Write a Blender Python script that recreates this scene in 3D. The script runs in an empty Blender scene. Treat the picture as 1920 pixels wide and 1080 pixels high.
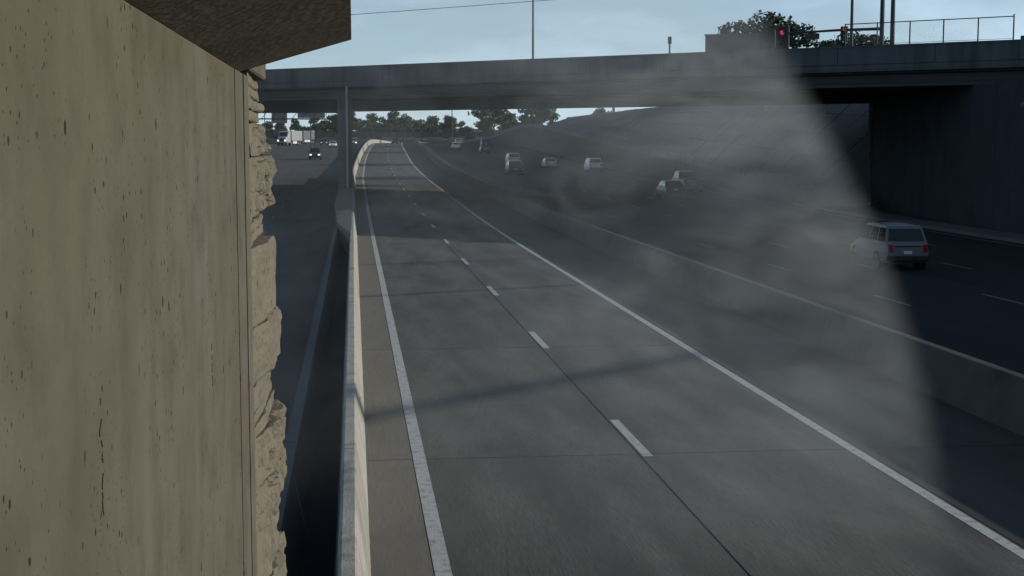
import bpy, bmesh, math, random
from mathutils import Vector, Matrix, noise
R = math.radians
scene = bpy.context.scene
COL = scene.collection
random.seed(7)

# ------------------------------------------------------------------ camera
cam_d = bpy.data.cameras.new("camera")
cam_d.sensor_width = 36.0
cam_d.lens = 50.4
cam_d.clip_start = 0.05
cam_d.clip_end = 9000
cam = bpy.data.objects.new("camera", cam_d)
COL.objects.link(cam)
cam.location = (0, 0, 5.0)
cam.rotation_euler = (R(90 - 5.795), 0, R(-6.29))
scene.camera = cam

# ------------------------------------------------------------------ sky, sun, exposure
SUN = Vector((3.6, 0.12, 1.0)).normalized()
EL = math.asin(SUN.z)
AZ = math.atan2(SUN.x, SUN.y)
w = bpy.data.worlds.new("World")
scene.world = w
w.use_nodes = True
nt = w.node_tree
bg = nt.nodes["Background"]
sky = nt.nodes.new("ShaderNodeTexSky")
sky.sky_type = 'NISHITA'
sky.sun_disc = False
sky.sun_elevation = EL
sky.sun_rotation = AZ
sky.air_density = 0.8
sky.dust_density = 0.15
sky.ozone_density = 3.0
# thin, broken high cloud all over the sky
tc = nt.nodes.new("ShaderNodeTexCoord")
mp = nt.nodes.new("ShaderNodeMapping")
mp.inputs['Scale'].default_value = (2.2, 2.2, 7.0)
cn = nt.nodes.new("ShaderNodeTexNoise")
cn.inputs['Scale'].default_value = 2.4
cn.inputs['Detail'].default_value = 5
cn.inputs['Roughness'].default_value = 0.55
cr = nt.nodes.new("ShaderNodeMapRange")
cr.inputs[1].default_value = 0.42
cr.inputs[2].default_value = 0.75
cr.inputs[3].default_value = 0.38
cr.inputs[4].default_value = 0.9
mx = nt.nodes.new("ShaderNodeMix")
mx.data_type = 'RGBA'
mx.inputs[7].default_value = (10.2, 13.2, 15.6, 1)
nt.links.new(tc.outputs['Generated'], mp.inputs[0])
nt.links.new(mp.outputs[0], cn.inputs['Vector'])
nt.links.new(cn.outputs['Fac'], cr.inputs[0])
# thin cloud is seen edge-on, so denser, towards the horizon
sz = nt.nodes.new("ShaderNodeSeparateXYZ")
nt.links.new(tc.outputs['Generated'], sz.inputs[0])
hz = nt.nodes.new("ShaderNodeMapRange")
hz.inputs[1].default_value = 0.0
hz.inputs[2].default_value = 0.6
hz.inputs[3].default_value = 1.0
hz.inputs[4].default_value = 0.15
nt.links.new(sz.outputs[2], hz.inputs[0])
cm = nt.nodes.new("ShaderNodeMath")
cm.operation = 'MULTIPLY'
nt.links.new(cr.outputs[0], cm.inputs[0])
nt.links.new(hz.outputs[0], cm.inputs[1])
nt.links.new(cm.outputs[0], mx.inputs[0])
nt.links.new(sky.outputs[0], mx.inputs[6])
nt.links.new(mx.outputs[2], bg.inputs[0])
bg.inputs[1].default_value = 0.1

sd = bpy.data.lights.new("sun", 'SUN')
sd.energy = 5.0
sd.angle = R(0.55)
sd.color = (1.0, 0.92, 0.8)
so = bpy.data.objects.new("sun", sd)
COL.objects.link(so)
so.location = (60, 0, 60)
so.rotation_euler = SUN.to_track_quat('Z', 'Y').to_euler()

vs = scene.view_settings
vs.view_transform = 'Standard'
vs.look = 'None'
vs.exposure = -0.42
vs.gamma = 1.0
vs.use_curve_mapping = False
scene.render.engine = 'CYCLES'
scene.cycles.max_bounces = 6
scene.cycles.diffuse_bounces = 3
scene.cycles.volume_bounces = 1
scene.cycles.use_denoising = True

# ------------------------------------------------------------------ materials
MATS = {}
def mat(name, col, rough=0.85, var=0.12, scale=3.0, bump=0.0, bscale=40.0, metal=0.0, spec=0.3,
        stretch=(1, 1, 1), dark=None, dscale=1.0, dlo=0.55, dhi=0.75, emit=None, estr=0.0, transl=0.0, alpha=None, grit=0.0, tracks=False):
    """procedural surface: mottled colour, optional darker staining, fine relief"""
    if name in MATS:
        return MATS[name]
    m = bpy.data.materials.new(name)
    m.use_nodes = True
    t = m.node_tree
    p = t.nodes["Principled BSDF"]
    p.inputs['Roughness'].default_value = rough
    p.inputs['Metallic'].default_value = metal
    p.inputs['Specular IOR Level'].default_value = spec
    co = t.nodes.new("ShaderNodeTexCoord")
    ma = t.nodes.new("ShaderNodeMapping")
    ma.inputs['Scale'].default_value = stretch
    t.links.new(co.outputs['Object'], ma.inputs[0])
    n = t.nodes.new("ShaderNodeTexNoise")
    n.inputs['Scale'].default_value = scale
    n.inputs['Detail'].default_value = 7
    n.inputs['Roughness'].default_value = 0.62
    t.links.new(ma.outputs[0], n.inputs['Vector'])
    rp = t.nodes.new("ShaderNodeMapRange")
    rp.inputs[1].default_value = 0.25
    rp.inputs[2].default_value = 0.75
    rp.inputs[3].default_value = 1 - var
    rp.inputs[4].default_value = 1 + var
    t.links.new(n.outputs['Fac'], rp.inputs[0])
    mul = t.nodes.new("ShaderNodeVectorMath")
    mul.operation = 'SCALE'
    mul.inputs[0].default_value = col
    t.links.new(rp.outputs[0], mul.inputs['Scale'])
    out = mul.outputs[0]
    def scaled(src, fac):
        k = t.nodes.new("ShaderNodeVectorMath")
        k.operation = 'SCALE'
        t.links.new(src, k.inputs[0])
        t.links.new(fac, k.inputs['Scale'])
        return k.outputs[0]
    def rng_(src, a, b, c_, d_):
        k = t.nodes.new("ShaderNodeMapRange")
        for i_, x_ in ((1, a), (2, b), (3, c_), (4, d_)): k.inputs[i_].default_value = x_
        t.links.new(src, k.inputs[0])
        return k.outputs[0]
    if grit:
        for sc_, st_ in ((38.0, (1, 1, 1)), (9.0, (6, 0.25, 1))):
            mg = t.nodes.new("ShaderNodeMapping")
            mg.inputs['Scale'].default_value = st_
            t.links.new(co.outputs['Object'], mg.inputs[0])
            ng = t.nodes.new("ShaderNodeTexNoise")
            ng.inputs['Scale'].default_value = sc_
            ng.inputs['Detail'].default_value = 3
            t.links.new(mg.outputs[0], ng.inputs['Vector'])
            out = scaled(out, rng_(ng.outputs['Fac'], 0.3, 0.7, 1 - grit, 1 + grit))
    if tracks:      # oil-darkened lane centres and polished wheel paths
        sx = t.nodes.new("ShaderNodeSeparateXYZ")
        t.links.new(co.outputs['Object'], sx.inputs[0])
        wv = t.nodes.new("ShaderNodeMath")
        wv.operation = 'PINGPONG'
        t.links.new(sx.outputs[0], wv.inputs[0])
        wv.inputs[1].default_value = 0.905
        out = scaled(out, rng_(wv.outputs[0], 0.0, 0.9, 1.08, 0.88))
        oi = t.nodes.new("ShaderNodeObjectInfo")
        out = scaled(out, rng_(oi.outputs['Random'], 0.0, 1.0, 0.9, 1.08))
    if dark is not None:
        n2 = t.nodes.new("ShaderNodeTexNoise")
        n2.inputs['Scale'].default_value = dscale
        n2.inputs['Detail'].default_value = 5
        t.links.new(ma.outputs[0], n2.inputs['Vector'])
        r2 = t.nodes.new("ShaderNodeMapRange")
        r2.inputs[1].default_value = dlo
        r2.inputs[2].default_value = dhi
        t.links.new(n2.outputs['Fac'], r2.inputs[0])
        mi = t.nodes.new("ShaderNodeMix")
        mi.data_type = 'RGBA'
        t.links.new(r2.outputs[0], mi.inputs[0])
        t.links.new(out, mi.inputs[6])
        mi.inputs[7].default_value = (*dark, 1)
        out = mi.outputs[2]
    t.links.new(out, p.inputs['Base Color'])
    if bump > 0:
        nb = t.nodes.new("ShaderNodeTexNoise")
        nb.inputs['Scale'].default_value = bscale
        nb.inputs['Detail'].default_value = 4
        t.links.new(ma.outputs[0], nb.inputs['Vector'])
        b = t.nodes.new("ShaderNodeBump")
        b.inputs['Strength'].default_value = bump
        b.inputs['Distance'].default_value = 0.02
        t.links.new(nb.outputs['Fac'], b.inputs['Height'])
        t.links.new(b.outputs[0], p.inputs['Normal'])
    if emit:
        p.inputs['Emission Color'].default_value = (*emit, 1)
        p.inputs['Emission Strength'].default_value = estr
    if transl:
        p.inputs['Transmission Weight'].default_value = 0.0
        p.inputs['Subsurface Weight'].default_value = 0.0
    MATS[name] = m
    return m

M_ROAD = mat("worn grey concrete pavement", (0.115, 0.112, 0.103), 0.92, 0.22, 0.8, 0.3, 60, spec=0.1, grit=0.24, tracks=True,
             stretch=(1.6, 0.28, 1), dark=(0.068, 0.066, 0.061), dscale=0.75, dlo=0.44, dhi=0.74)
M_SHOULDER = mat("tined brownish shoulder concrete", (0.15, 0.141, 0.12), 0.92, 0.22, 6.0, 0.5, 50,
                 stretch=(5, 0.35, 1), dark=(0.12, 0.11, 0.088), dscale=1.5)
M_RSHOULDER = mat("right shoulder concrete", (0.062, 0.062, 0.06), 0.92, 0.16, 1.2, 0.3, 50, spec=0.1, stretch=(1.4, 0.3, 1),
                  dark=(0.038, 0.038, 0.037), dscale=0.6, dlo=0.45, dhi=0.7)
M_ROAD2 = mat("shade-toned lane concrete", (0.026, 0.028, 0.031), 0.94, 0.15, 0.8, 0.2, 50, spec=0.05, stretch=(1.5, 0.25, 1),
              dark=(0.018, 0.02, 0.023), dscale=0.5)  # base colour darkened and blued to carry the shade lying on it
M_DIMPAINT = mat('worn shade-dimmed lane paint', (0.11, 0.11, 0.108), 0.8, 0.2, 9, dark=(0.07, 0.07, 0.07), dscale=5, dlo=0.45, dhi=0.7)  # marking colour darkened for the gloom that hides these lines
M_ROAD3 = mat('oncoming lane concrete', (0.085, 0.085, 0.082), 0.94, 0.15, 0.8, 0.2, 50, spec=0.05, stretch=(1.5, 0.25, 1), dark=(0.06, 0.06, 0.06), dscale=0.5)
M_SHADEBARR = mat('shade-darkened barrier concrete', (0.045, 0.046, 0.046), 0.92, 0.25, 1.5, 0.3, 40, spec=0.1)  # body colour holds the shade on the lower median barrier
M_SHADEBARR2 = mat('shade-toned shoulder barrier concrete', (0.075, 0.074, 0.07), 0.92, 0.2, 1.1, 0.3, 40, spec=0.1, dark=(0.04, 0.04, 0.04), dscale=0.9)  # base darkened for the face turned away from the sun
M_STRIP = mat('light-toned barrier top', (0.085, 0.09, 0.095), 0.92, 0.15, 2, 0.2, 40, spec=0.1)  # top painted paler than the shaded body, as light falls
M_JOINT = mat("joint sealant", (0.025, 0.025, 0.025), 0.9, 0.2)
M_PAINT = mat("worn white road paint", (0.42, 0.425, 0.42), 0.8, 0.14, 14, dark=(0.17, 0.17, 0.165), dscale=7, dlo=0.5, dhi=0.78, grit=0.12)
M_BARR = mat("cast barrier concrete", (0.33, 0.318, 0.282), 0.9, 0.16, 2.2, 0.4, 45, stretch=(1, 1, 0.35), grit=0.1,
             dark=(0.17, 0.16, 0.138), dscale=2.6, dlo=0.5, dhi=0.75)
M_BARR2 = mat("older barrier concrete", (0.115, 0.11, 0.098), 0.9, 0.14, 1.6, 0.3, 40, dark=(0.06, 0.058, 0.052), dscale=1.1)
M_BRIDGE = mat("bridge concrete", (0.08, 0.092, 0.104), 0.9, 0.22, 1.2, 0.2, 20, stretch=(1, 1, 0.18),
               dark=(0.04, 0.047, 0.054), dscale=0.9, dlo=0.5, dhi=0.7)  # base tinted blue to deepen the shade at the overpass
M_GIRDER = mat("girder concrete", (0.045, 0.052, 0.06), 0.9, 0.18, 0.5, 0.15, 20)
M_DARKWALL = mat("dark retaining wall concrete", (0.026, 0.032, 0.040), 0.9, 0.25, 0.5, 0.3, 10, dark=(0.017, 0.021, 0.027), dscale=0.4)  # blue-black base stands for the deep shade on these walls
M_SLOPE = mat("slope paving concrete", (0.085, 0.088, 0.088), 0.92, 0.2, 0.4, 0.3, 8, dark=(0.045, 0.047, 0.046), dscale=0.25)
M_GROUND = mat("dry verge grass", (0.085, 0.09, 0.045), 0.95, 0.3, 0.5, 0.5, 6, dark=(0.13, 0.115, 0.07), dscale=0.08)
M_WOODS = mat('dark woodland undergrowth', (0.035, 0.048, 0.024), 0.95, 0.4, 0.3, 0.8, 1.5, dark=(0.02, 0.028, 0.016), dscale=0.15)  # dark green is the undergrowth's own colour
M_METAL = mat("galvanised steel", (0.28, 0.29, 0.3), 0.55, 0.1, 3, metal=0.6)
M_DARKMETAL = mat("dark painted steel", (0.03, 0.034, 0.036), 0.5, 0.1, 3)
M_SIGNBACK = mat("aluminium sign back", (0.22, 0.23, 0.23), 0.6, 0.1, 2, metal=0.3)
M_BARK = mat("bark", (0.09, 0.07, 0.05), 0.95, 0.3, 5, 0.6, 14)
M_GLASS = mat("dark vehicle glass", (0.012, 0.015, 0.018), 0.06, 0.0, 1, spec=0.6)
M_TYRE = mat("tyre rubber", (0.015, 0.015, 0.015), 0.9, 0.1, 9)
M_RIM = mat("alloy rim", (0.45, 0.46, 0.47), 0.35, 0.05, 5, metal=0.8)
M_BLACK = mat("black plastic trim", (0.02, 0.02, 0.021), 0.6, 0.1, 6)
M_TAIL = mat("red tail lamp", (0.25, 0.01, 0.012), 0.25, 0.0)
M_LAMP = mat("lit headlamp", (0.9, 0.9, 0.88), 0.2, 0.0, emit=(1, 0.96, 0.88), estr=3.0)
M_CLEAR = mat("clear lamp lens", (0.6, 0.6, 0.6), 0.15, 0.0)
M_REDLIT = mat("lit red signal lens", (0.6, 0.02, 0.05), 0.3, 0.0, emit=(1.0, 0.06, 0.2), estr=0.7)
M_OFF = mat("unlit signal lens", (0.03, 0.035, 0.03), 0.3, 0.0)
M_PLATE = mat("licence plate", (0.6, 0.6, 0.58), 0.5, 0.05)

def leaf_mat(name, c1, c2):
    m = bpy.data.materials.new(name)
    m.use_nodes = True
    t = m.node_tree
    p = t.nodes["Principled BSDF"]
    p.inputs['Roughness'].default_value = 0.75
    p.inputs['Specular IOR Level'].default_value = 0.15
    co = t.nodes.new("ShaderNodeTexCoord")
    n = t.nodes.new("ShaderNodeTexNoise")
    n.inputs['Scale'].default_value = 0.9
    n.inputs['Detail'].default_value = 6
    t.links.new(co.outputs['Object'], n.inputs['Vector'])
    mi = t.nodes.new("ShaderNodeMix")
    mi.data_type = 'RGBA'
    mi.inputs[6].default_value = (*c1, 1)
    mi.inputs[7].default_value = (*c2, 1)
    t.links.new(n.outputs['Fac'], mi.inputs[0])
    t.links.new(mi.outputs[2], p.inputs['Base Color'])
    return m
M_LEAF = leaf_mat("oak foliage", (0.03, 0.046, 0.026), (0.072, 0.092, 0.05))
M_LEAF2 = leaf_mat("elm foliage", (0.036, 0.053, 0.03), (0.08, 0.098, 0.054))

def wall_material():
    """board-formed concrete with bug holes, streaks and spalls"""
    m = bpy.data.materials.new("tan cast wall concrete with bug holes")
    m.use_nodes = True
    t = m.node_tree
    N = t.nodes.new
    L = t.links.new
    p = t.nodes["Principled BSDF"]
    p.inputs['Roughness'].default_value = 0.9
    p.inputs['Specular IOR Level'].default_value = 0.2
    co = N("ShaderNodeTexCoord")
    def noise_(scale, detail=6, st=(1, 1, 1), rough=0.6):
        ma = N("ShaderNodeMapping")
        ma.inputs['Scale'].default_value = st
        L(co.outputs['Object'], ma.inputs[0])
        n = N("ShaderNodeTexNoise")
        n.inputs['Scale'].default_value = scale
        n.inputs['Detail'].default_value = detail
        n.inputs['Roughness'].default_value = rough
        L(ma.outputs[0], n.inputs['Vector'])
        return n.outputs['Fac']
    def rng(src, a, b, c=0.0, d=1.0):
        r = N("ShaderNodeMapRange")
        r.inputs[1].default_value, r.inputs[2].default_value = a, b
        r.inputs[3].default_value, r.inputs[4].default_value = c, d
        L(src, r.inputs[0])
        return r.outputs[0]
    def mix(f, a, b):
        k = N("ShaderNodeMix")
        k.data_type = 'RGBA'
        if isinstance(f, float): k.inputs[0].default_value = f
        else: L(f, k.inputs[0])
        for i, s in ((6, a), (7, b)):
            if isinstance(s, tuple): k.inputs[i].default_value = (*s, 1)
            else: L(s, k.inputs[i])
        return k.outputs[2]
    def math_(op, a, b):
        k = N("ShaderNodeMath")
        k.operation = op
        for i, s in ((0, a), (1, b)):
            if isinstance(s, (int, float)): k.inputs[i].default_value = s
            else: L(s, k.inputs[i])
        return k.outputs[0]
    base = mix(rng(noise_(1.1, 5), 0.3, 0.7), (0.084, 0.077, 0.054), (0.112, 0.103, 0.075))
    base = mix(rng(noise_(0.9, 3), 0.45, 0.68, 0, 0.6), base, (0.132, 0.124, 0.1))
    base = mix(rng(noise_(3.5, 8), 0.45, 0.72, 0, 0.75), base, (0.066, 0.059, 0.041))
    base = mix(rng(noise_(1.5, 5, (1, 1.6, 0.35)), 0.5, 0.8, 0, 0.22), base, (0.135, 0.12, 0.087))
    base = mix(rng(noise_(60, 3), 0.45, 0.8, 0, 0.3), base, (0.07, 0.06, 0.04))
    # bug holes of two sizes, only in patches
    def holes(scale, size, lo, hi, st):
        ma = N("ShaderNodeMapping")
        ma.inputs['Scale'].default_value = st
        L(co.outputs['Object'], ma.inputs[0])
        v = N("ShaderNodeTexVoronoi")
        v.inputs['Scale'].default_value = scale
        v.inputs['Randomness'].default_value = 1.0
        L(ma.outputs[0], v.inputs['Vector'])
        d = rng(v.outputs['Distance'], size * 0.7, size, 1, 0)
        pick = N("ShaderNodeSeparateColor")
        L(v.outputs['Color'], pick.inputs[0])
        k = math_('GREATER_THAN', pick.outputs[0], 0.35)
        d = math_('MULTIPLY', d, k)
        return math_('MULTIPLY', d, rng(noise_(1.6, 2), lo, hi))
    h1 = holes(9.0, 0.115, 0.38, 0.50, (0.3, 0.85, 0.7))
    h2 = holes(24.0, 0.17, 0.42, 0.54, (0.3, 0.85, 0.8))
    h3 = holes(52.0, 0.17, 0.44, 0.56, (0.3, 0.9, 0.8))
    hh = math_('MAXIMUM', math_('MAXIMUM', h1, h2), h3)
    base = mix(math_('MULTIPLY', hh, 0.93), base, (0.012, 0.011, 0.009))
    L(base, p.inputs['Base Color'])
    hgt = math_('SUBTRACT', math_('MULTIPLY', noise_(24, 6), 0.25), hh)
    b = N("ShaderNodeBump")
    b.inputs['Strength'].default_value = 0.6
    b.inputs['Distance'].default_value = 0.012
    L(hgt, b.inputs['Height'])
    L(b.outputs[0], p.inputs['Normal'])
    return m
M_WALL = wall_material()
M_STONE = mat("tan form-lined stone", (0.155, 0.138, 0.102), 0.92, 0.25, 7, 0.9, 30, dark=(0.06, 0.052, 0.038), dscale=14, dlo=0.6, dhi=0.75)
M_LEDGE = mat("sooty ledge concrete", (0.2, 0.178, 0.135), 0.92, 0.2, 2.5, 0.4, 25, dark=(0.1, 0.09, 0.068), dscale=1.6)

# ------------------------------------------------------------------ mesh helpers
class MB:
    def __init__(self):
        self.v, self.f = [], []
    def add(self, verts, faces):
        o = len(self.v)
        self.v += [tuple(q) for q in verts]
        self.f += [tuple(i + o for i in q) for q in faces]
        return self
    def box(self, x0, x1, y0, y1, z0, z1):
        v = [(x, y, z) for z in (z0, z1) for y in (y0, y1) for x in (x0, x1)]
        return self.add(v, [(0, 2, 3, 1), (4, 5, 7, 6), (0, 1, 5, 4), (2, 6, 7, 3), (0, 4, 6, 2), (1, 3, 7, 5)])
    def tube(self, a, b, r0, r1=None, n=10, caps=True):
        r1 = r0 if r1 is None else r1
        a, b = Vector(a), Vector(b)
        d = (b - a).normalized()
        s = d.orthogonal().normalized()
        t = d.cross(s)
        v = []
        for c, r in ((a, r0), (b, r1)):
            for i in range(n):
                th = 2 * math.pi * i / n
                v.append(c + (s * math.cos(th) + t * math.sin(th)) * r)
        f = [(i, (i + 1) % n, n + (i + 1) % n, n + i) for i in range(n)]
        if caps:
            f += [tuple(range(n - 1, -1, -1)), tuple(range(n, 2 * n))]
        return self.add(v, f)
    def path(self, pts, r, n=8):
        pts = [Vector(q) for q in pts]
        v = []
        for i, c in enumerate(pts):
            d = (pts[min(i + 1, len(pts) - 1)] - pts[max(i - 1, 0)]).normalized()
            s = d.cross(Vector((0, 0, 1)))
            s = s.normalized() if s.length > 1e-4 else Vector((1, 0, 0))
            t = s.cross(d)
            rr = r[i] if isinstance(r, (list, tuple)) else r
            for k in range(n):
                th = 2 * math.pi * k / n
                v.append(c + (s * math.cos(th) + t * math.sin(th)) * rr)
        f = []
        for i in range(len(pts) - 1):
            for k in range(n):
                f.append((i * n + k, i * n + (k + 1) % n, (i + 1) * n + (k + 1) % n, (i + 1) * n + k))
        f += [tuple(range(n - 1, -1, -1)), tuple(range((len(pts) - 1) * n, len(pts) * n))]
        return self.add(v, f)
    def loft(self, rings, closed=True, caps=True):
        n = len(rings[0])
        v = [q for r in rings for q in r]
        f = []
        for i in range(len(rings) - 1):
            for k in range(n if closed else n - 1):
                f.append((i * n + k, i * n + (k + 1) % n, (i + 1) * n + (k + 1) % n, (i + 1) * n + k))
        if caps:
            f += [tuple(range(n - 1, -1, -1)), tuple(range((len(rings) - 1) * n, len(rings) * n))]
        return self.add(v, f)
    def mesh(self, name, m, smooth=False, bevel=0.0):
        me = bpy.data.meshes.new(name)
        me.from_pydata(self.v, [], self.f)
        bm = bmesh.new()
        bm.from_mesh(me)
        bmesh.ops.recalc_face_normals(bm, faces=bm.faces)
        if bevel:
            bmesh.ops.bevel(bm, geom=list(bm.edges), offset=bevel, segments=1, affect='EDGES', clamp_overlap=True)
        bm.to_mesh(me)
        bm.free()
        if smooth:
            me.polygons.foreach_set("use_smooth", [True] * len(me.polygons))
        me.materials.append(m)
        return me
    def build(self, name, m, parent=None, smooth=False, bevel=0.0):
        return link(name, self.mesh(name, m, smooth, bevel), parent)

def link(name, me, parent=None, loc=None):
    o = bpy.data.objects.new(name, me)
    COL.objects.link(o)
    if parent is not None:
        o.parent = parent
    if loc is not None:
        o.location = loc
    return o
def tag(o, label=None, cat=None, group=None, kind=None):
    if label: o["label"] = label
    if cat: o["category"] = cat
    if group: o["group"] = group
    if kind: o["kind"] = kind
    return o
def thing(name, label, cat, loc=(0, 0, 0), rz=0.0, group=None):
    o = bpy.data.objects.new(name, None)
    o.empty_display_size = 0.2
    COL.objects.link(o)
    o.location = loc
    o.rotation_euler = (0, 0, rz)
    return tag(o, label, cat, group)
def copy_tree(o, parent=None):
    c = o.copy()
    COL.objects.link(c)
    c.parent = parent
    for ch in [x for x in bpy.data.objects if x.parent is o]:
        copy_tree(ch, c)
    return c

# ------------------------------------------------------------------ road profile
def interp(tab):
    xs = [a for a, _ in tab]
    ys = [b for _, b in tab]
    ms = []
    for i in range(len(xs)):
        a, b = max(i - 1, 0), min(i + 1, len(xs) - 1)
        ms.append((ys[b] - ys[a]) / (xs[b] - xs[a]))
    ms[0] = ms[-1] = 0
    def f(x):
        if x <= xs[0]: return ys[0]
        if x >= xs[-1]: return ys[-1]
        i = max(k for k in range(len(xs)) if xs[k] <= x)
        h = xs[i + 1] - xs[i]
        t = (x - xs[i]) / h
        return ((2*t**3 - 3*t*t + 1) * ys[i] + (t**3 - 2*t*t + t) * h * ms[i]
                + (-2*t**3 + 3*t*t) * ys[i+1] + (t**3 - t*t) * h * ms[i+1])
    return f
prof = interp([(60, 0), (90, 0.12), (139, 0.75), (205, 1.65), (258, 2.8), (330, 4.1), (406, 4.8), (480, 4.7), (600, 4.0), (800, 3.2)])
off = interp([(140, 0), (205, 0.55), (258, 1.5), (330, 3.2), (406, 5.6), (480, 9.5), (600, 19), (800, 42)])
YS = [-40, -10, 12, 24, 36, 48, 60, 72, 84, 96, 108, 120, 135, 150, 165, 180, 195, 210, 225, 240, 255, 270, 290, 310, 330, 350, 370, 390, 406, 425, 445, 470, 500, 540, 600, 700, 800]
def W(x, y, dz=0.0):
    return (x + off(y), y, prof(y) + dz)
def yrange(a, b):
    ys = [y for y in YS if a + 0.5 < y < b - 0.5]
    return [a] + ys + [b]
def ribbon(xl, xr, a, b, top, thick):
    """closed strip following the road, xl..xr, from y=a to y=b"""
    mb = MB()
    rings = []
    for y in yrange(a, b):
        rings.append([W(xl, y, top - thick), W(xr, y, top - thick), W(xr, y, top), W(xl, y, top)])
    return mb.loft(rings)

# ------------------------------------------------------------------ setting: ground, roads
mb = MB()
gx = [-3000, -900, -300, -120, -60, -23, 11.6, 34.9, 38, 48, 90, 200, 500, 1200, 3000]
gy = [-300] + YS + [1000, 1500, 2500, 5000]
vv, ff = [], []
for y in gy:
    for x in gx:
        z = prof(y) - 0.3
        if x < -60: z += 1.0
        vv.append((x + off(y), y, z))
nx = len(gx)
for j in range(len(gy) - 1):
    for i in range(nx - 1):
        ff.append((j*nx+i, j*nx+i+1, (j+1)*nx+i+1, (j+1)*nx+i))
mb.add(vv, ff)
tag(mb.build("ground", M_GROUND), "dry grassy ground around the sunken highway", "ground", kind="structure")

base = ribbon(0.0, 11.4, -40, 800, -0.05, 0.2).build("express_road", M_JOINT)
tag(base, "two-lane concrete express roadway between the barriers", "road", kind="structure")
lanes = [(0.10, 0.875, M_SHOULDER), (0.89, 4.50, M_ROAD), (4.535, 8.20, M_ROAD), (8.22, 11.35, M_RSHOULDER)]
for xl, xr, m in lanes:
    y = 10.2
    while y < 156:
        ribbon(xl, xr, y, y + 12.165, 0.0, 0.2).build("pavement_slab", m, base)
        y += 12.2
    ribbon(xl, xr, y, 800, 0.0, 0.2).build("pavement_slab", m, base)
    ribbon(xl, xr, -40, 10.185, 0.0, 0.2).build("pavement_slab", m, base)
ribbon(0.89, 1.09, -40, 800, 0.004, 0.003).build("edge_line", M_PAINT, base)
ribbon(7.98, 8.16, -40, 800, 0.004, 0.003).build("edge_line", M_PAINT, base)
y = 22.2 - 24.4
while y < 460:
    ribbon(4.56, 4.72, y, y + 3.05, 0.004, 0.003).build("lane_dash", M_PAINT, base)
    y += 12.2

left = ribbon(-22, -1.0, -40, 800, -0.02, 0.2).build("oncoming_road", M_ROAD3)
tag(left, "oncoming main lanes beyond the twin median barriers", "road", kind="structure")
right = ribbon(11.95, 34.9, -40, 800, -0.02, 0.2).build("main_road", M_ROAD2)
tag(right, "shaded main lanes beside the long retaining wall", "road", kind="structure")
for x in (-21.2,):
    ribbon(x, x + 0.15, 10, 700, -0.016, 0.003).build("edge_line", M_DIMPAINT, left)
for x in (-5.3, -9.0, -12.7, -16.4):
    y = 20
    while y < 420:
        ribbon(x, x + 0.13, y, y + 3.05, -0.016, 0.003).build("lane_dash", M_DIMPAINT, left)
        y += 12.2
for x in (13.3, 32.2):
    ribbon(x, x + 0.15, 10, 700, -0.016, 0.003).build("edge_line", M_DIMPAINT, right)
for x in (17.0, 20.7, 24.4, 28.1):
    y = 18
    while y < 420:
        ribbon(x, x + 0.13, y, y + 3.05, -0.016, 0.003).build("lane_dash", M_DIMPAINT, right)
        y += 12.2

# ------------------------------------------------------------------ barriers (9 m cast segments)
def barrier(label, x0, prof_pts, y0, y1, seg, m, group, far=620):
    t = thing("concrete_barrier", label, "barrier", W(x0, y0), group=group)
    ox, oy, oz = W(x0, y0)
    y = y0
    while y < y1:
        e = min(y + seg, y1)
        if y > 170: e = min(y + 45, y1)
        mb = MB()
        rings = []
        for q in yrange(y, e - 0.03):
            px, py, pz = W(x0, q)
            rings.append([(px + a - ox, py - oy, pz + b - oz) for a, b in prof_pts])
        mb.loft(rings)
        mb.build("barrier_segment", m, t)
        y = e
    return t
c = 0.022
P_EXP = [(-0.27, -0.25), (0.17, -0.25), (0.15, 0.0), (-0.005, 1.07 - c), (-0.005 - c, 1.07), (-0.175 + c, 1.07), (-0.175, 1.07 - c), (-0.27, 0.05)]
b1 = barrier("pale concrete median barrier whose sunlit face borders the express lanes", 0.0, P_EXP, 9.6, 620, 8.75, M_BARR, None)
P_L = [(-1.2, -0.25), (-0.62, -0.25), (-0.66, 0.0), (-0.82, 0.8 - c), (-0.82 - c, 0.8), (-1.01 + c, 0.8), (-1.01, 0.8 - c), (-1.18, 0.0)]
b2 = barrier("lower concrete barrier in shade behind the sunlit median barrier", 0.0, P_L, 9.6, 620, 8.75, M_SHADEBARR, None)
P_R = [(11.28, -0.25), (12.1, -0.25), (12.06, 0.0), (11.83, 0.9 - 0.04), (11.79, 0.9), (11.60, 0.9), (11.57, 0.88), (11.33, 0.0)]
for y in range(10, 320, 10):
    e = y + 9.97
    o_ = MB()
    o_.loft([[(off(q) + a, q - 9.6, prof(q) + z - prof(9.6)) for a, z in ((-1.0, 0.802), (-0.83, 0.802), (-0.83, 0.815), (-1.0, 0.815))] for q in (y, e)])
    o_.build("top_strip", M_STRIP, b2)  # separate pale strip puts the light on the barrier top into colour
b3 = barrier("concrete barrier between express lane shoulder and shaded main lanes", 0.0, P_R, 9.6, 620, 12.2, M_SHADEBARR2, None)
for y in (25.6, 43.5, 61.0, 78.4):     # lifting holes in the sunlit face
    for k in (0.42,):
        mb = MB()
        xx = 0.15 - (0.155 / 1.048) * k
        mb.tube((xx - 0.05, y, k), (xx + 0.004, y, k), 0.035, n=10)
        o = mb.build("lifting_hole", M_BLACK, b1)
        o.location = (-0.0, -9.6, 0)
gf = ribbon(-0.72, -0.2, -40, 620, 0.0, 0.2).build("median_strip", M_ROAD2)
tag(gf, "narrow dark paved strip between the twin barriers", "median", kind="structure")
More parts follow.
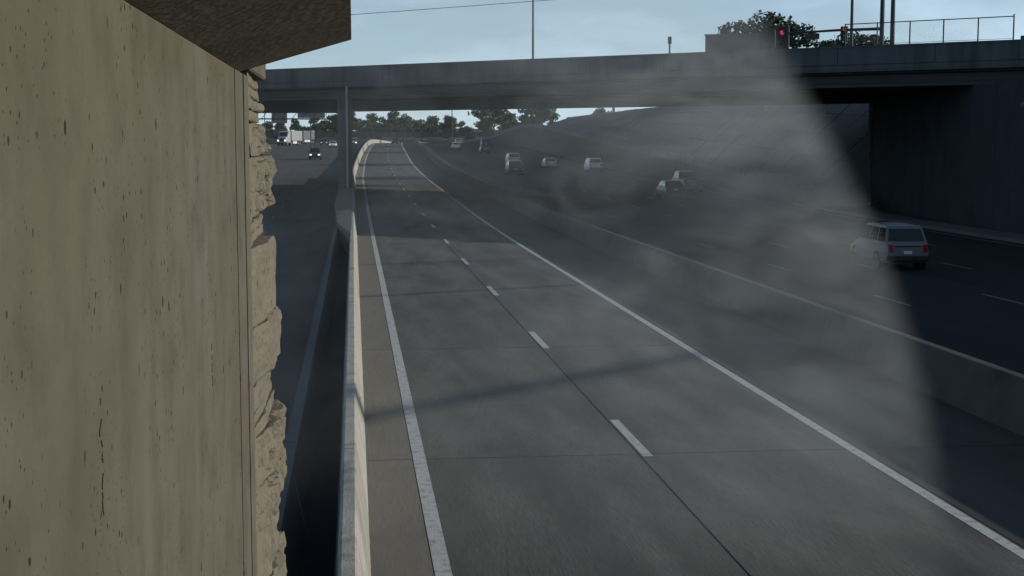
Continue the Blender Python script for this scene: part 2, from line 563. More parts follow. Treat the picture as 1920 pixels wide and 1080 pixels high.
# concrete fill that joins the twin barriers around the overpass pier
mb = MB()
pts = [(-0.13, 62.5), (-0.13, 162), (-1.2, 162), (-1.2, 92), (-1.0, 80), (-0.84, 72)]
lo = [W(a, b, -0.2) for a, b in pts]
hi = [W(a, b, 1.045) for a, b in pts]
n = len(pts)
mb.add(lo + hi, [tuple(range(n - 1, -1, -1)), tuple(range(n, 2 * n))] + [(i, (i + 1) % n, n + (i + 1) % n, n + i) for i in range(n)])
tag(mb.build("pier_plinth", M_BARR2), "tapered concrete plinth joining the twin barriers at the overpass column", "plinth")

# ------------------------------------------------------------------ wall beside the camera
WX = -0.53
wall = thing("tunnel_wall", "tan cast concrete tunnel wall with bug holes and rough stone-textured end", "wall", (WX, 0, 0))
mb = MB()
mb.box(-1.2, 0.0, -14, 6.62, -0.3, 5.331)
mb.build("smooth_panel", M_WALL, wall)
for y0_, y1_, o_ in ((6.62, 6.95, 0.003), (6.95, 7.12, 0.0005), (7.12, 7.424, 0.005)):
    MB().box(-1.2, o_, y0_, y1_, -0.3, 5.331).build("form_strip", M_WALL, wall)
mb = MB(); mb.box(-1.19, -0.07, 7.425, 9.2, -0.3, 6.6); mb.build("core", M_STONE, wall)

def rock(name, y0, y1, z0, z1, xo, rough, edge, seed, tilt=0.0, ny=12, nz=12, topslope=0.0):
    """a stone-textured block standing proud of the core: broken face, worn arrises"""
    v, f = [], []
    for j in range(nz + 1):
        for i in range(ny + 1):
            u, t = i / ny, j / nz
            y = y0 + (y1 - y0) * u
            z = z0 + (z1 - z0) * t + topslope * t * (u)
            q = Vector((y * 3.2 + seed * 7.1, z * 3.2, seed * 3.3))
            vd = noise.voronoi(Vector((y * 5.0 + seed * 3.7, z * 8.0, seed * 2.1)))[0]
            d = noise.noise(q * 1.3) * 0.35 + (0.45 - vd[0]) * 1.5 - 1.1 * max(0.0, 0.14 - (vd[1] - vd[0])) * 5 + noise.noise(q * 9.0) * 0.2
            rid = abs(noise.noise(Vector((y * 9, z * 2.2, seed * 1.7 + 5))))
            d -= 1.6 * max(0.0, 0.11 - rid) * 6 * (0.6 if rough > 0.015 else 0.15)
            e = min(min(u, 1 - u) * (y1 - y0), min(t, 1 - t) * (z1 - z0))
            ed = 0.55 * edge * max(0.0, 1 - 2.2 * e / max(edge, 1e-4))
            g = min(1.0, u * (y1 - y0) / 0.55)
            g = g * g * (3 - 2 * g)
            x = 0.006 + (xo - 0.006) * g + 1.35 * rough * d * (0.25 + 0.75 * g) - ed * (0.3 + 0.7 * g) + tilt * (t - 0.5)
            yy = y + (noise.noise(q * 2.0 + Vector((9, 0, 0))) * 0.012 if 0 < i < ny else noise.noise(q * 2.5) * 0.02)
            zz = z + noise.noise(q * 2.0 + Vector((0, 9, 0))) * (0.006 if j in (0, nz) else 0.014)
            v.append((x, yy, zz))
    for j in range(nz):
        for i in range(ny):
            a = j * (ny + 1) + i
            f.append((a, a + 1, a + ny + 2, a + ny + 1))
    loop = [i for i in range(ny + 1)] + [j * (ny + 1) + ny for j in range(1, nz + 1)] + [nz * (ny + 1) + i for i in range(ny - 1, -1, -1)] + [j * (ny + 1) for j in range(nz - 1, 0, -1)]
    o = len(v)
    for k in loop:
        v.append((-0.10, v[k][1], v[k][2]))
    n = len(loop)
    for k in range(n):
        f.append((loop[k], o + k, o + (k + 1) % n, loop[(k + 1) % n]))
    f.append(tuple(o + k for k in range(n - 1, -1, -1)))
    mb = MB().add(v, f)
    return mb.build(name, M_STONE, wall)
S = 0
def course(z0, z1, n, xo, y1=8.75, amp=0.012):
    global S
    h = (z1 - z0) / n
    for k in range(n):
        S += 1
        random.seed(S)
        rock("stone", 7.43, y1 + random.uniform(-0.15, 0.1), z0 + k * h + 0.004, z0 + (k + 1) * h - 0.004, xo + random.uniform(-amp, amp), 0.010, 0.022, S, ny=10, nz=6)
course(5.11, 5.36, 4, -0.010)
rock("stone", 7.43, 8.55, 4.93, 5.105, 0.035, 0.030, 0.05, 21, tilt=-0.05, ny=22, nz=14)
rock("stone", 7.43, 8.62, 4.64, 4.925, 0.062, 0.032, 0.03, 22, tilt=-0.01, ny=24, nz=20)
course(4.46, 4.635, 3, -0.012)
rock("stone", 7.44, 8.6, 4.04, 4.455, 0.075, 0.008, 0.03, 31, ny=12, nz=12)
rock("stone", 7.44, 8.65, 3.735, 4.035, 0.092, 0.012, 0.05, 32, tilt=0.01, ny=14, nz=12)
course(3.45, 3.73, 4, 0.030, amp=0.02)
rock("stone", 7.44, 8.7, 3.18, 3.445, 0.105, 0.028, 0.03, 41, ny=24, nz=18)
rock("stone", 7.44, 8.7, 2.93, 3.175, 0.100, 0.028, 0.03, 42, ny=24, nz=18)
rock("stone", 7.44, 8.6, 2.62, 2.925, 0.062, 0.022, 0.04, 43, ny=20, nz=16)
rock("stone", 7.44, 8.75, 2.2, 2.615, 0.10, 0.022, 0.05, 44, ny=18, nz=16)
zz = 2.19
k = 50
while zz > 0:
    h = random.uniform(0.25, 0.5)
    rock("stone", 7.44, 8.6, zz - h, zz - 0.006, random.uniform(0.03, 0.1), 0.02, 0.04, k, ny=10, nz=8)
    zz -= h
    k += 1
# spalled grooves in the smooth face
def spall(y, z, h, seed):
    rs = random.Random(seed)
    mb = MB()
    t0 = 0.0
    while t0 < 1.0:
        t1 = t0 + rs.uniform(0.08, 0.26)
        rings = []
        for i in range(6):
            t = t0 + (t1 - t0) * i / 5
            wd = rs.uniform(0.0012, 0.0042) * math.sin(math.pi * (i + 0.3) / 5.6)
            yy = y + noise.noise(Vector((seed * 3.1, t * 5, 0))) * 0.03 + rs.uniform(-0.002, 0.002)
            z_ = z + h * t
            rings.append([(0.0008, yy - wd, z_), (0.0022, yy, z_), (0.0008, yy + wd, z_), (-0.006, yy, z_)])
        mb.loft(rings)
        t0 = t1 + rs.uniform(0.0, 0.12)
    mb.build("spall", M_PIT, wall)
M_PIT = mat("broken concrete pit", (0.02, 0.018, 0.013), 0.95, 0.3, 40)
for a in ((3.02, 4.22, 0.20, 1), (5.35, 4.10, 0.17, 2)):
    spall(*a)

# ledge that projects over the wall and the bridge it belongs to
led = MB()
led.loft([[(-3.4, yq, 5.333), (-0.53, yq, 5.333), (-0.003, yq, 5.487), (-0.003, yq, 6.9), (-3.4, yq, 6.9)] for yq in (-14, 6.95)])
ledge = led.build("ledge_beam", M_LEDGE)
tag(ledge, "sooty concrete beam overhanging the top of the tan wall", "beam")
# small corbel at the end of the wall
mb = MB()
mb.box(-1.15, 0.02, 7.43, 8.7, 5.365, 5.48)
mb.build("coping", M_WALL, wall, bevel=0.01)
# ------------------------------------------------------------------ big overpass
ANG = math.atan2(-0.6564, 0.7545)
OV = Vector((0, 113, 0))
ca, sa = math.cos(ANG), math.sin(ANG)
def D(a, b, z=0.0):      # along / across the overpass -> world
    return Vector((OV.x + ca * a - sa * b, OV.y + sa * a + ca * b, z))
ov = thing("overpass", "wide skewed concrete overpass with plain parapet crossing all lanes", "bridge", OV, ANG)
A0, A1, WID = -70, 64, 37.0
ZS, ZD, ZP = 8.4, 9.75, 10.8
MB().box(A0, A1, 0.0, WID, ZD - 0.42, ZD).build("deck_slab", M_BRIDGE, ov)
nseg = 22
L = (A1 - A0) / nseg
for k in range(nseg):
    a = A0 + k * L
    MB().box(a, a + L - 0.03, -0.06, 0.32, ZD + 0.002, ZP).build("parapet_panel", M_BRIDGE, ov, bevel=0.02)
    MB().box(a, a + L - 0.03, WID - 0.32, WID + 0.06, ZD + 0.002, ZP).build("parapet_panel", M_BRIDGE, ov)
MB().box(A0, A1, -0.1, 0.42, ZP + 0.001, ZP + 0.1).build("coping", M_BRIDGE, ov)
MB().box(A0, A1, -0.03, 0.0, ZD - 0.30, ZD - 0.1).build("drip_edge", M_BRIDGE, ov)
for k in range(9):
    b = 0.95 + k * (WID - 1.9) / 8
    mb = MB()
    sec = [(-0.4, ZS), (0.4, ZS), (0.4, ZS + 0.15), (0.16, ZS + 0.3), (0.16, ZD - 0.62), (0.5, ZD - 0.54), (0.5, ZD - 0.422), (-0.5, ZD - 0.422), (-0.5, ZD - 0.54), (-0.16, ZD - 0.62), (-0.16, ZS + 0.3), (-0.4, ZS + 0.15)]
    mb.loft([[(a, b + s, z) for s, z in sec] for a in (A0 + 1, A1 - 1)])
    mb.build("girder", M_GIRDER, ov)
# bent of columns on the median and cap
for i, (yy, r) in enumerate(((112.0, 0.55), (122.5, 0.5), (133, 0.5), (143.5, 0.5), (154, 0.5))):
    q = Vector((-0.62, yy, 0)) - OV
    la, lb = ca * q.x + sa * q.y, -sa * q.x + ca * q.y
    mb = MB()
    top = ZS - 0.01 if i == 0 else ZS - 0.9
    mb.tube((la, lb, 0.6), (la, lb, top), r, n=20)
    mb.build("column", M_BRIDGE, ov, smooth=False)
q0 = Vector((-0.62, 116, 0)) - OV
q1 = Vector((-0.62, 158, 0)) - OV
def loc(q): return (ca * q.x + sa * q.y, -sa * q.x + ca * q.y)
(a0, b0), (a1, b1_) = loc(q0), loc(q1)
mb = MB()
dx, dy = a1 - a0, b1_ - b0
ln = math.hypot(dx, dy)
ux, uy = dx / ln, dy / ln
px, py = -uy * 0.6, ux * 0.6
ring = lambda a, b: [(a + px, b + py, ZS - 0.95), (a - px, b - py, ZS - 0.95), (a - px, b - py, ZS - 0.002), (a + px, b + py, ZS - 0.002)]
mb.loft([ring(a0, b0), ring(a1, b1_)])
mb.build("bent_cap", M_BRIDGE, ov)
# drain pipe on the face column
q = Vector((-0.45, 111.3, 0)) - OV
la, lb = loc(q)
MB().tube((la, lb, 1.1), (la, lb, ZD - 0.5), 0.09, n=8).build("drain_pipe", M_METAL, ov)
# left abutment
MB().box(-66, -62, -1.0, WID + 1, -0.5, ZS - 0.002).build("abutment", M_DARKWALL, ov)

# ------------------------------------------------------------------ right side: abutment wall, retaining walls, embankment
aw = thing("abutment_wall", "tall dark concrete wall under the overpass with stone pilaster at its corner", "wall", (0, 0, 0))
P1, P2 = Vector((40.0, 108, 0)), Vector((35.25, 72.6, 0))
dirw = (P2 - P1).normalized()
nrm = Vector((-dirw.y, dirw.x, 0))
nrm = nrm if nrm.x > 0 else -nrm          # away from the road
def prism(name, pts, z0, z1, m, parent, bevel=0.0):
    mb = MB()
    n = len(pts)
    v = [(p[0], p[1], z0) for p in pts] + [(p[0], p[1], z1) for p in pts]
    mb.add(v, [tuple(range(n - 1, -1, -1)), tuple(range(n, 2 * n))] + [(i, (i + 1) % n, n + (i + 1) % n, n + i) for i in range(n)])
    return mb.build(name, m, parent, bevel=bevel)
lenw = (P2 - P1).length
npan = 7
for k in range(npan):
    a = P1 + dirw * (lenw * k / npan)
    b = P1 + dirw * (lenw * (k + 1) / npan - 0.05)
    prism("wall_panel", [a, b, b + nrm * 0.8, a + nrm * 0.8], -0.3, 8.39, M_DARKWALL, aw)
for j in range(13):
    a = P1 - dirw * 0.75
    b = P1 + dirw * 0.0
    random.seed(j)
    o_ = random.uniform(0.10, 0.22)
    prism("stone", [a - nrm * o_, b - nrm * o_, b + nrm * 0.7, a + nrm * 0.7], -0.3 + j * 0.66, -0.3 + (j + 1) * 0.66 - 0.03, M_BRIDGE, aw, bevel=0.04)
nw = thing("retaining_wall", "long high retaining wall shading the main lanes before the overpass", "wall", (0, 0, 0))
for k in range(14):
    y = 73.0 - k * 6
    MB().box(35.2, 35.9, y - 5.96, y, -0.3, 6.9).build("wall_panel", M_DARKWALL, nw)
MB().box(35.1, 36.0, -11, 73.0, 6.902, 7.1).build("coping", M_BRIDGE, nw)

# foot kerb in front of the abutment wall
kb = MB()
kb.loft([[W(33.0, y, -0.1), W(35.1, y, -0.1), W(35.1, y, 0.16), W(33.05, y, 0.16)] for y in yrange(20, 106)])
tag(kb.build("sidewalk", M_SLOPE), "narrow concrete walkway at the foot of the dark wall", "walkway", kind="structure")

wtop = interp([(108, 1.4), (150, 2.7), (210, 5.0), (260, 7.0), (300, 8.2), (340, 7.6), (390, 5.9), (480, 5.2)])
rw = thing("ramp_wall", "climbing concrete ramp wall beside the main lanes beyond the overpass", "wall", (0, 0, 0))
ys = [109, 121, 133, 145, 157, 169, 181, 193, 205, 217, 229, 241, 253, 265, 277, 289, 301, 315, 330, 345, 360, 380, 400, 425, 450, 478]
def wx(y): return 35.2 + 1.6 * min(1, max(0, (y - 108) / 200))
for i in range(len(ys) - 1):
    a, b = ys[i], ys[i + 1] - 0.05
    mb = MB()
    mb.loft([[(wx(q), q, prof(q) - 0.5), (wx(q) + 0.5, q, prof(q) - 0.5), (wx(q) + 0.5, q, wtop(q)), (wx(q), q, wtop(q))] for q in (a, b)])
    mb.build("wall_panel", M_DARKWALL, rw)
    mb = MB()
    mb.loft([[(wx(q) - 0.12, q, wtop(q) + 0.002), (wx(q) + 0.42, q, wtop(q) + 0.002), (wx(q) + 0.36, q, wtop(q) + 0.75), (wx(q) + 0.1, q, wtop(q) + 0.75)] for q in (a, b)])
    mb.build("parapet", M_BRIDGE, rw)
# embankment behind
mb = MB()
rows = []
ey = [108.6] + ys[1:] + [560, 700]
for q in ey:
    x0 = wx(q) + 0.45
    z0 = wtop(q) - 0.1
    hi = min(10.6, 8.3 + (q - 108) * 0.045) if q < 320 else max(6.2, 10.6 - (q - 320) * 0.03)
    hi = max(hi, z0 + 0.2)
    k = max(0, q - 300) * 0.05
    rows.append([(x0, q, -0.5), (x0, q, z0), (x0 + 4.0, q, z0 + 0.05), (48 + k, q, hi), (60 + k, q, hi + 0.3), (260, q, hi + 0.4), (260, q, -0.5)])
mb.loft(rows)
tag(mb.build("embankment", M_SLOPE), "paved slope rising from the ramp to street level", "embankment", kind="structure")
emb = bpy.data.objects["embankment"]
def slope_pt(q, u):
    x0 = wx(q) + 4.45
    hi_ = min(10.6, 8.3 + (q - 108) * 0.045)
    z0 = wtop(q) - 0.05
    hi_ = max(hi_, z0 + 0.15)
    return Vector((x0 + (48 + max(0, q - 300) * 0.05 - x0) * u, q, z0 + (hi_ - z0) * u))
for i in range(len(ys) - 8):
    for k in range(4):
        a, b = ys[i] + 0.1, ys[i + 1] - 0.1
        m_ = (a + b) / 2
        for c0, c1 in ((a, m_ - 0.08), (m_ + 0.08, b)):
            u0, u1 = k / 4 + 0.008, (k + 1) / 4 - 0.008
            q4 = [slope_pt(c0, u0), slope_pt(c1, u0), slope_pt(c1, u1), slope_pt(c0, u1)]
            dz = 0.05 + 0.03 * ((i * 7 + k * 3) % 3)
            MB().add([p_ + Vector((0, 0, dz)) for p_ in q4] + [p_ - Vector((0, 0, 0.2)) for p_ in q4],
                     [(0, 1, 2, 3), (7, 6, 5, 4), (0, 4, 5, 1), (1, 5, 6, 2), (2, 6, 7, 3), (3, 7, 4, 0)]).build("paving_panel", M_SLOPE, emb)
# near plateau behind the retaining wall
MB().box(36.0, 200, -40, 74.5, -0.3, 6.7).box(41.2, 200, 74.52, 108.55, -0.3, 7.3).build("street_terrace", M_GROUND)
tag(bpy.data.objects["street_terrace"], "raised street level ground behind the high retaining wall", "ground", kind="structure")

# ------------------------------------------------------------------ trees
def tree_meshes(seed, h, rx, rz, nleaf, leaf, m, lobes=9):
    rnd = random.Random(seed)
    tb = MB()
    base = Vector((0, 0, -0.4))
    fork = Vector((rnd.uniform(-.3, .3), rnd.uniform(-.3, .3), h * 0.34))
    tb.path([base, (fork + base) / 2 + Vector((0.1, 0, 0)), fork], [h * 0.032, h * 0.025, h * 0.02], 8)
    cen = []
    for k in range(lobes):
        th = 2 * math.pi * k / lobes + rnd.uniform(-.4, .4)
        rr = rx * rnd.uniform(0.25, 0.72)
        zc = h - rz + rz * rnd.uniform(-0.75, 0.62) * (1 - 0.35 * rr / rx)
        c_ = Vector((math.cos(th) * rr, math.sin(th) * rr, zc))
        s_ = rnd.uniform(0.28, 0.46)
        cen.append((c_, rx * s_, rz * s_ * 0.85))
        mid = fork.lerp(c_, 0.5) + Vector((0, 0, -0.2))
        tb.path([fork, mid, c_], [h * 0.012, h * 0.008, h * 0.003], 6)
    cen.append((Vector((0, 0, h - rz * 0.55)), rx * 0.42, rz * 0.5))
    lb = MB()
    v, f = [], []
    # every lobe is a loose cloud of twig-sized leaf clusters, thinner towards the middle
    for i in range(nleaf):
        c_, ax, az = cen[rnd.randrange(len(cen))]
        d = Vector((rnd.gauss(0, 1), rnd.gauss(0, 1), rnd.gauss(0, 1))).normalized()
        r = rnd.uniform(0.45, 1.05) ** 0.7
        nz = noise.noise(Vector((d.x * 2 + c_.x, d.y * 2 + c_.y, d.z * 2 + c_.z)))
        r *= 1 + 0.3 * nz
        if nz < -0.32: continue
        p_ = c_ + Vector((d.x * ax * r, d.y * ax * r, d.z * az * r))
        nn = (d + Vector((rnd.uniform(-1, 1), rnd.uniform(-1, 1), rnd.uniform(-1, 1))) * 0.8).normalized()
        s1 = nn.orthogonal().normalized()
        s1.rotate(Matrix.Rotation(rnd.uniform(0, 6.28), 3, nn))
        s2 = nn.cross(s1)
        a = leaf * rnd.uniform(0.6, 1.3)
        b = a * rnd.uniform(0.45, 0.8)
        o = len(v)
        v += [p_ - s1 * a, p_ - s2 * b + nn * a * 0.2, p_ + s1 * a, p_ + s2 * b + nn * a * 0.15]
        f.append((o, o + 1, o + 2, o + 3))
    me = bpy.data.meshes.new("crown")
    me.from_pydata([tuple(q) for q in v], [], f)
    me.materials.append(m)
    return tb.mesh("trunk", M_BARK), me
T_FAR = [tree_meshes(11, 13, 6.5, 5.0, 1500, 0.62, M_LEAF), tree_meshes(12, 15, 7.5, 5.6, 1700, 0.66, M_LEAF2),
         tree_meshes(13, 11, 7.0, 4.2, 1400, 0.62, M_LEAF, 11), tree_meshes(14, 16.5, 6.5, 6.6, 1700, 0.66, M_LEAF, 10)]
T_NEAR = [tree_meshes(21, 10.5, 5.2, 3.9, 8000, 0.26, M_LEAF, 13), tree_meshes(22, 9.5, 6.2, 3.3, 7000, 0.26, M_LEAF2, 12)]
def plant(meshes, x, y, z, s, rz, label, group=None, sz=1.0):
    t = thing("tree", label, "tree", (x, y, z), rz, group)
    t.scale = (s, s, s * sz)
    link("trunk", meshes[0], t)
    link("crown", meshes[1], t)
    return t
rnd = random.Random(5)
# wood on the rise behind the far bridge
for k in range(132):
    row = k % 3
    x = -200 + k * 3.4 + rnd.uniform(-2, 2)
    y = (690, 735, 785)[row] + rnd.uniform(-14, 14)
    zb = (4.2, 6.6, 8.6)[row]
    hump = 0.74 + 0.13 * math.sin(x * 0.055 + 0.9) + 0.08 * math.sin(x * 0.13 + 2.6)
    plant(T_FAR[(k * 7 // 2) % 4], x, y, zb, hump * rnd.uniform(0.92, 1.1), rnd.uniform(0, 6.28),
          "dark rounded tree in the wood behind the far bridge", "trees in the far wood")
# trees along the frontage street on the right
for (x, y, s, rz, lab) in (
        (60, 330, 1.0, 0.4, "tree on the ramp's street side just past its highest point"),
        (50, 390, 1.0, 1.9, "tree growing where the climbing ramp wall falls again"),
        (64, 275, 0.9, 2.9, "broad tree on the paved slope under the overpass line of sight"),
        (46, 470, 1.1, 0.9, "bushy tree beside the far end of the ramp wall")):
    plant(T_FAR[int(x) % 4], x, y, 10.4 if y < 350 else 6.0, s, rz, lab)
plant(T_NEAR[0], 41.5, 143, 8.6, 0.93, 0.5, "wide dark tree crown rising behind the block on the overpass")
plant(T_NEAR[1], 57.5, 163, 8.6, 0.98, 2.1, "low spreading tree behind the signal mast arm")
plant(T_NEAR[1], 31.5, 139.5, 9.7, 0.27, 1.0, "small rounded shrub-like treetop peeping over the parapet by the thin post")
plant(T_NEAR[0], 55.0, 212, 8.6, 1.0, 2.6, "tree on street level well beyond the overpass beside the slope")

hb_ = MB()
hr = []
for x in range(-420, 521, 60):
    hz = 9.5 + 2.2 * math.sin(x * 0.011 + 1) + 1.2 * math.sin(x * 0.031)
    hr.append([(x, 655, 1.5), (x, 700, 4.0 + 0.2 * hz), (x, 800, hz), (x, 1000, hz + 1), (x, 1300, 1.0)])
hb_.loft(hr, closed=False, caps=False)
tag(hb_.build("hill", M_WOODS), "low wooded rise behind the far bridge", "hill", kind="structure")
# ------------------------------------------------------------------ far bridge
fb = thing("far_bridge", "low distant bridge crossing the highway in front of the wood", "bridge", (0, 600, 0))
zf = prof(600)
MB().box(-140, 150, 0, 14, 8.4 - 1.1, 8.4).build("deck_slab", M_BRIDGE, fb)
MB().box(-140, 150, -0.1, 0.3, 8.402, 9.3).build("parapet", M_BRIDGE, fb)
for x in (-100, -60, -22, 18, 56, 96):
    MB().box(x - 0.7, x + 0.7, 2, 12, zf - 0.5, 7.298).build("pier", M_BRIDGE, fb)

# ------------------------------------------------------------------ vehicles
def paint(name, c, rough=0.35):
    return mat(name, c, rough, 0.04, 6, spec=0.5)
PW = paint("white car paint", (0.62, 0.63, 0.64))
PP = paint("shade-dulled pale car paint", (0.13, 0.135, 0.145))  # pale car's paint darkened to carry the shade of its lane
PS = paint("silver car paint", (0.34, 0.35, 0.36))
PD = paint("charcoal car paint", (0.03, 0.032, 0.036))
PG = paint("grey car paint", (0.13, 0.135, 0.14))
PB = paint("dark blue car paint", (0.02, 0.035, 0.07))
PR = paint("maroon car paint", (0.09, 0.015, 0.018))

def ring_sec(y, hw, zb, zt, hwt, k=0.1):
    """rounded body cross-section at length position y"""
    return [(-hw * 0.93, y, zb), (hw * 0.93, y, zb), (hw, y, zb + k), (hw * 1.0, y, zb + (zt - zb) * 0.55), (hwt, y, zt - k * 0.35), (hwt - k * 0.6, y, zt),
            (-hwt + k * 0.6, y, zt), (-hwt, y, zt - k * 0.35), (-hw * 1.0, y, zb + (zt - zb) * 0.55), (-hw, y, zb + k)]
def car(name, label, cat, kind, pm, loc3, rz, group=None, lit=False):
    """front points along +y"""
    t = thing(name, label, cat, loc3, rz, group)
    if kind == 'suv':
        ln, hw, belt, roof, gy = 4.7, 0.94, 1.08, 1.74, (-2.22, -1.95, 0.62, 1.28)
    elif kind == 'pickup':
        ln, hw, belt, roof, gy = 5.6, 0.98, 1.15, 1.88, (-0.75, -0.6, 0.95, 1.55)
    else:
        ln, hw, belt, roof, gy = 4.6, 0.89, 0.92, 1.42, (-1.95, -1.25, 0.35, 1.2)
    H = ln / 2
    hood = belt - 0.06 if kind != 'sedan' else belt - 0.04
    tailz = belt
    st = [(-H, hw * 0.86, 0.42, tailz - 0.12, hw * 0.8), (-H + 0.12, hw * 0.95, 0.3, tailz - 0.02, hw * 0.88), (-H + 0.6, hw, 0.25, tailz, hw * 0.93),
          (0, hw, 0.24, belt, hw * 0.95), (gy[3] - 0.1, hw, 0.25, belt - 0.01, hw * 0.94), (H - 0.7, hw * 0.99, 0.26, hood - 0.06, hw * 0.9),
          (H - 0.18, hw * 0.92, 0.3, hood - 0.18, hw * 0.82), (H, hw * 0.8, 0.4, hood - 0.32, hw * 0.72)]
    MB().loft([ring_sec(*s) for s in st]).build("body", pm, t, smooth=False, bevel=0.0)
    # greenhouse
    yb, yt, yf, yh = gy
    hb, ht = hw * 0.92, hw * 0.76
    cab = MB()
    def crow(y, z, h_): return [(-h_, y, z), (h_, y, z)]
    low = [(-hb, yb), (hb, yb), (hb, yh), (-hb, yh)]
    top = [(-ht, yt + 0.08), (ht, yt + 0.08), (ht, yf), (-ht, yf)]
    z0, z1 = belt - 0.06, roof - 0.05
    cab.add([(x, y, z0) for x, y in low] + [(x, y, z1) for x, y in top] + [(x * 0.93, y + (0.06 if y < 0 else -0.1), roof) for x, y in top],
            [(0, 1, 2, 3), (0, 1, 5, 4), (1, 2, 6, 5), (2, 3, 7, 6), (3, 0, 4, 7), (4, 5, 9, 8), (5, 6, 10, 9), (6, 7, 11, 10), (7, 4, 8, 11), (8, 9, 10, 11)])
    cab.build("cabin", pm, t, bevel=0.015)
    V = Vector
    def pane(name, a, b, c_, d, ins=0.1, dz=(0.1, 0.06)):
        """glass inset on the quad a b (bottom) c d (top)"""
        a, b, c_, d = V(a), V(b), V(c_), V(d)
        nn = (b - a).cross(d - a).normalized()
        ctr = (a + b + c_ + d) / 4
        out = V((ctr.x, ctr.y * 0.6 if abs(ctr.x) > 0.5 else ctr.y, 0))
        if nn.dot(out) < 0: nn = -nn
        def sh(p, q, r, s):
            return p + (q - p).normalized() * ins + (s - p).normalized() * ins * 0.8
        pts = [sh(a, b, c_, d), sh(b, a, d, c_), sh(c_, d, a, b), sh(d, c_, b, a)]
        v = [p + nn * 0.012 for p in pts] + [p - nn * 0.02 for p in pts]
        MB().add(v, [(0, 1, 2, 3), (7, 6, 5, 4), (0, 4, 5, 1), (1, 5, 6, 2), (2, 6, 7, 3), (3, 7, 4, 0)]).build(name, M_GLASS, t)
    lz = belt
    f_ = 0.06 / (z1 - z0)
    L_ = [V((x, y, z0)).lerp(V((tx, ty, z1)), f_) for (x, y), (tx, ty) in zip(low, top)]
    T_ = [V((x, y, z1)) for x, y in top]
    pane("rear_window", L_[0], L_[1], T_[1], T_[0])
    pane("windshield", L_[2], L_[3], T_[3], T_[2])
    for s, (i0, i1) in ((1, (1, 2)), (-1, (0, 3))):
        mids = (0.38, ) if kind != 'suv' else (0.3, 0.62)
        cuts = [0.0, *mids, 1.0]
        for u, q in zip(cuts[:-1], cuts[1:]):
            pane("side_window", L_[i0].lerp(L_[i1], u), L_[i0].lerp(L_[i1], q), T_[i0].lerp(T_[i1], q), T_[i0].lerp(T_[i1], u), ins=0.06)
    # bumpers
    for s in (-1, 1):
        mb = MB()
        mb.box(-hw * 0.9, hw * 0.9, s * H - 0.07, s * H + 0.07, 0.36, 0.58)
        mb.build("bumper", pm if kind != 'suv' else M_BLACK, t, bevel=0.04)
    for s in (-1, 1):
        MB().box(s * hw * 0.74 - 0.09, s * hw * 0.74 + 0.09, -H - 0.02, -H + 0.2, belt - 0.36, belt - 0.06 + (0.0)).build("tail_light", M_TAIL, t, bevel=0.02)
        MB().box(s * hw * 0.66 - 0.16, s * hw * 0.66 + 0.16, H - 0.2, H + 0.012, hood - 0.42, hood - 0.26).build("headlight", M_LAMP if lit else M_CLEAR, t, bevel=0.02)
        MB().box(s * (hw + 0.08) - 0.09, s * (hw + 0.08) + 0.09, yh - 0.42, yh - 0.3, belt - 0.02, belt + 0.14).build("mirror", M_BLACK, t, bevel=0.02)
    MB().box(-0.16, 0.16, -H - 0.045, -H + 0.05, 0.66, 0.78).build("number_plate", M_PLATE, t)
    if kind == 'suv':
        for s in (-1, 1):
            MB().path([(s * ht * 0.86, yt + 0.35, roof + 0.0), (s * ht * 0.86, yt + 0.4, roof + 0.05), (s * ht * 0.86, yf - 0.35, roof + 0.05), (s * ht * 0.86, yf - 0.3, roof)], 0.018, 6).build("roof_rack", M_BLACK, t)
        MB().box(-0.55, 0.55, -H - 0.012, -H + 0.05, belt - 0.14, belt - 0.1).build("tailgate_trim", M_BLACK, t)
    if kind == 'pickup':
        MB().box(-hw * 0.72, hw * 0.72, -H + 0.15, gy[0] - 0.1, belt - 0.06, belt + 0.02).build("bed_cover", M_BLACK, t)
    MB().box(-0.42, 0.42, H - 0.04, H + 0.03, hood - 0.5, hood - 0.3).build("grille", M_BLACK, t)
    r = 0.34 if kind == 'sedan' else 0.38
    for sx in (-1, 1):
        for yy in (-H + 0.95, H - 0.92):
            mb = MB()
            prf = [(-0.11, r * 0.66), (-0.11, r * 0.93), (-0.08, r), (0.08, r), (0.11, r * 0.93), (0.11, r * 0.66)]
            rings = []
            for k in range(20):
                th = 2 * math.pi * k / 20
                rings.append([(sx * (hw - 0.1) + a, yy + b * math.cos(th), r + b * math.sin(th)) for a, b in prf])
            rings.append(rings[0])
            mb.loft(rings, closed=True, caps=False)
            wobj = mb.build("wheel", M_TYRE, t)
            mb = MB()
            xo = sx * (hw - 0.1) + sx * 0.085
            mb.tube((xo - 0.03 * sx, yy, r), (xo, yy, r), r * 0.665, n=16)
            mb.build("rim", M_RIM, wobj)
            # dark wheel arch
            mb = MB()
            mb.tube((sx * (hw - 0.25), yy, r), (sx * (hw + 0.004), yy, r + 0.02), r * 1.16, n=18)
            mb.build("wheel_arch", M_BLACK, t)
    return t
def on(x, y, dz=-0.02): return W(x, y, dz)
car("sport_utility_vehicle", "pale boxy SUV with dark rear glass driving on the shaded main lanes", "SUV", 'suv', PP, on(21.7, 56.5), R(-2))
car("hatchback_car", "white car with bright roof edge leading the cars in the lane by the ramp wall", "car", 'suv', PW, on(30.2, 182), 0)
car("sedan", "grey car following in the middle main lane beyond the overpass", "car", 'sedan', PS, on(26.3, 196), 0)
car("sport_utility_vehicle", "dark SUV beside the median barrier past the overpass", "SUV", 'suv', PG, on(19.0, 172), 0)
car("sport_utility_vehicle", "silver SUV in the second main lane past the overpass", "SUV", 'suv', PS, on(22.6, 210), 0)
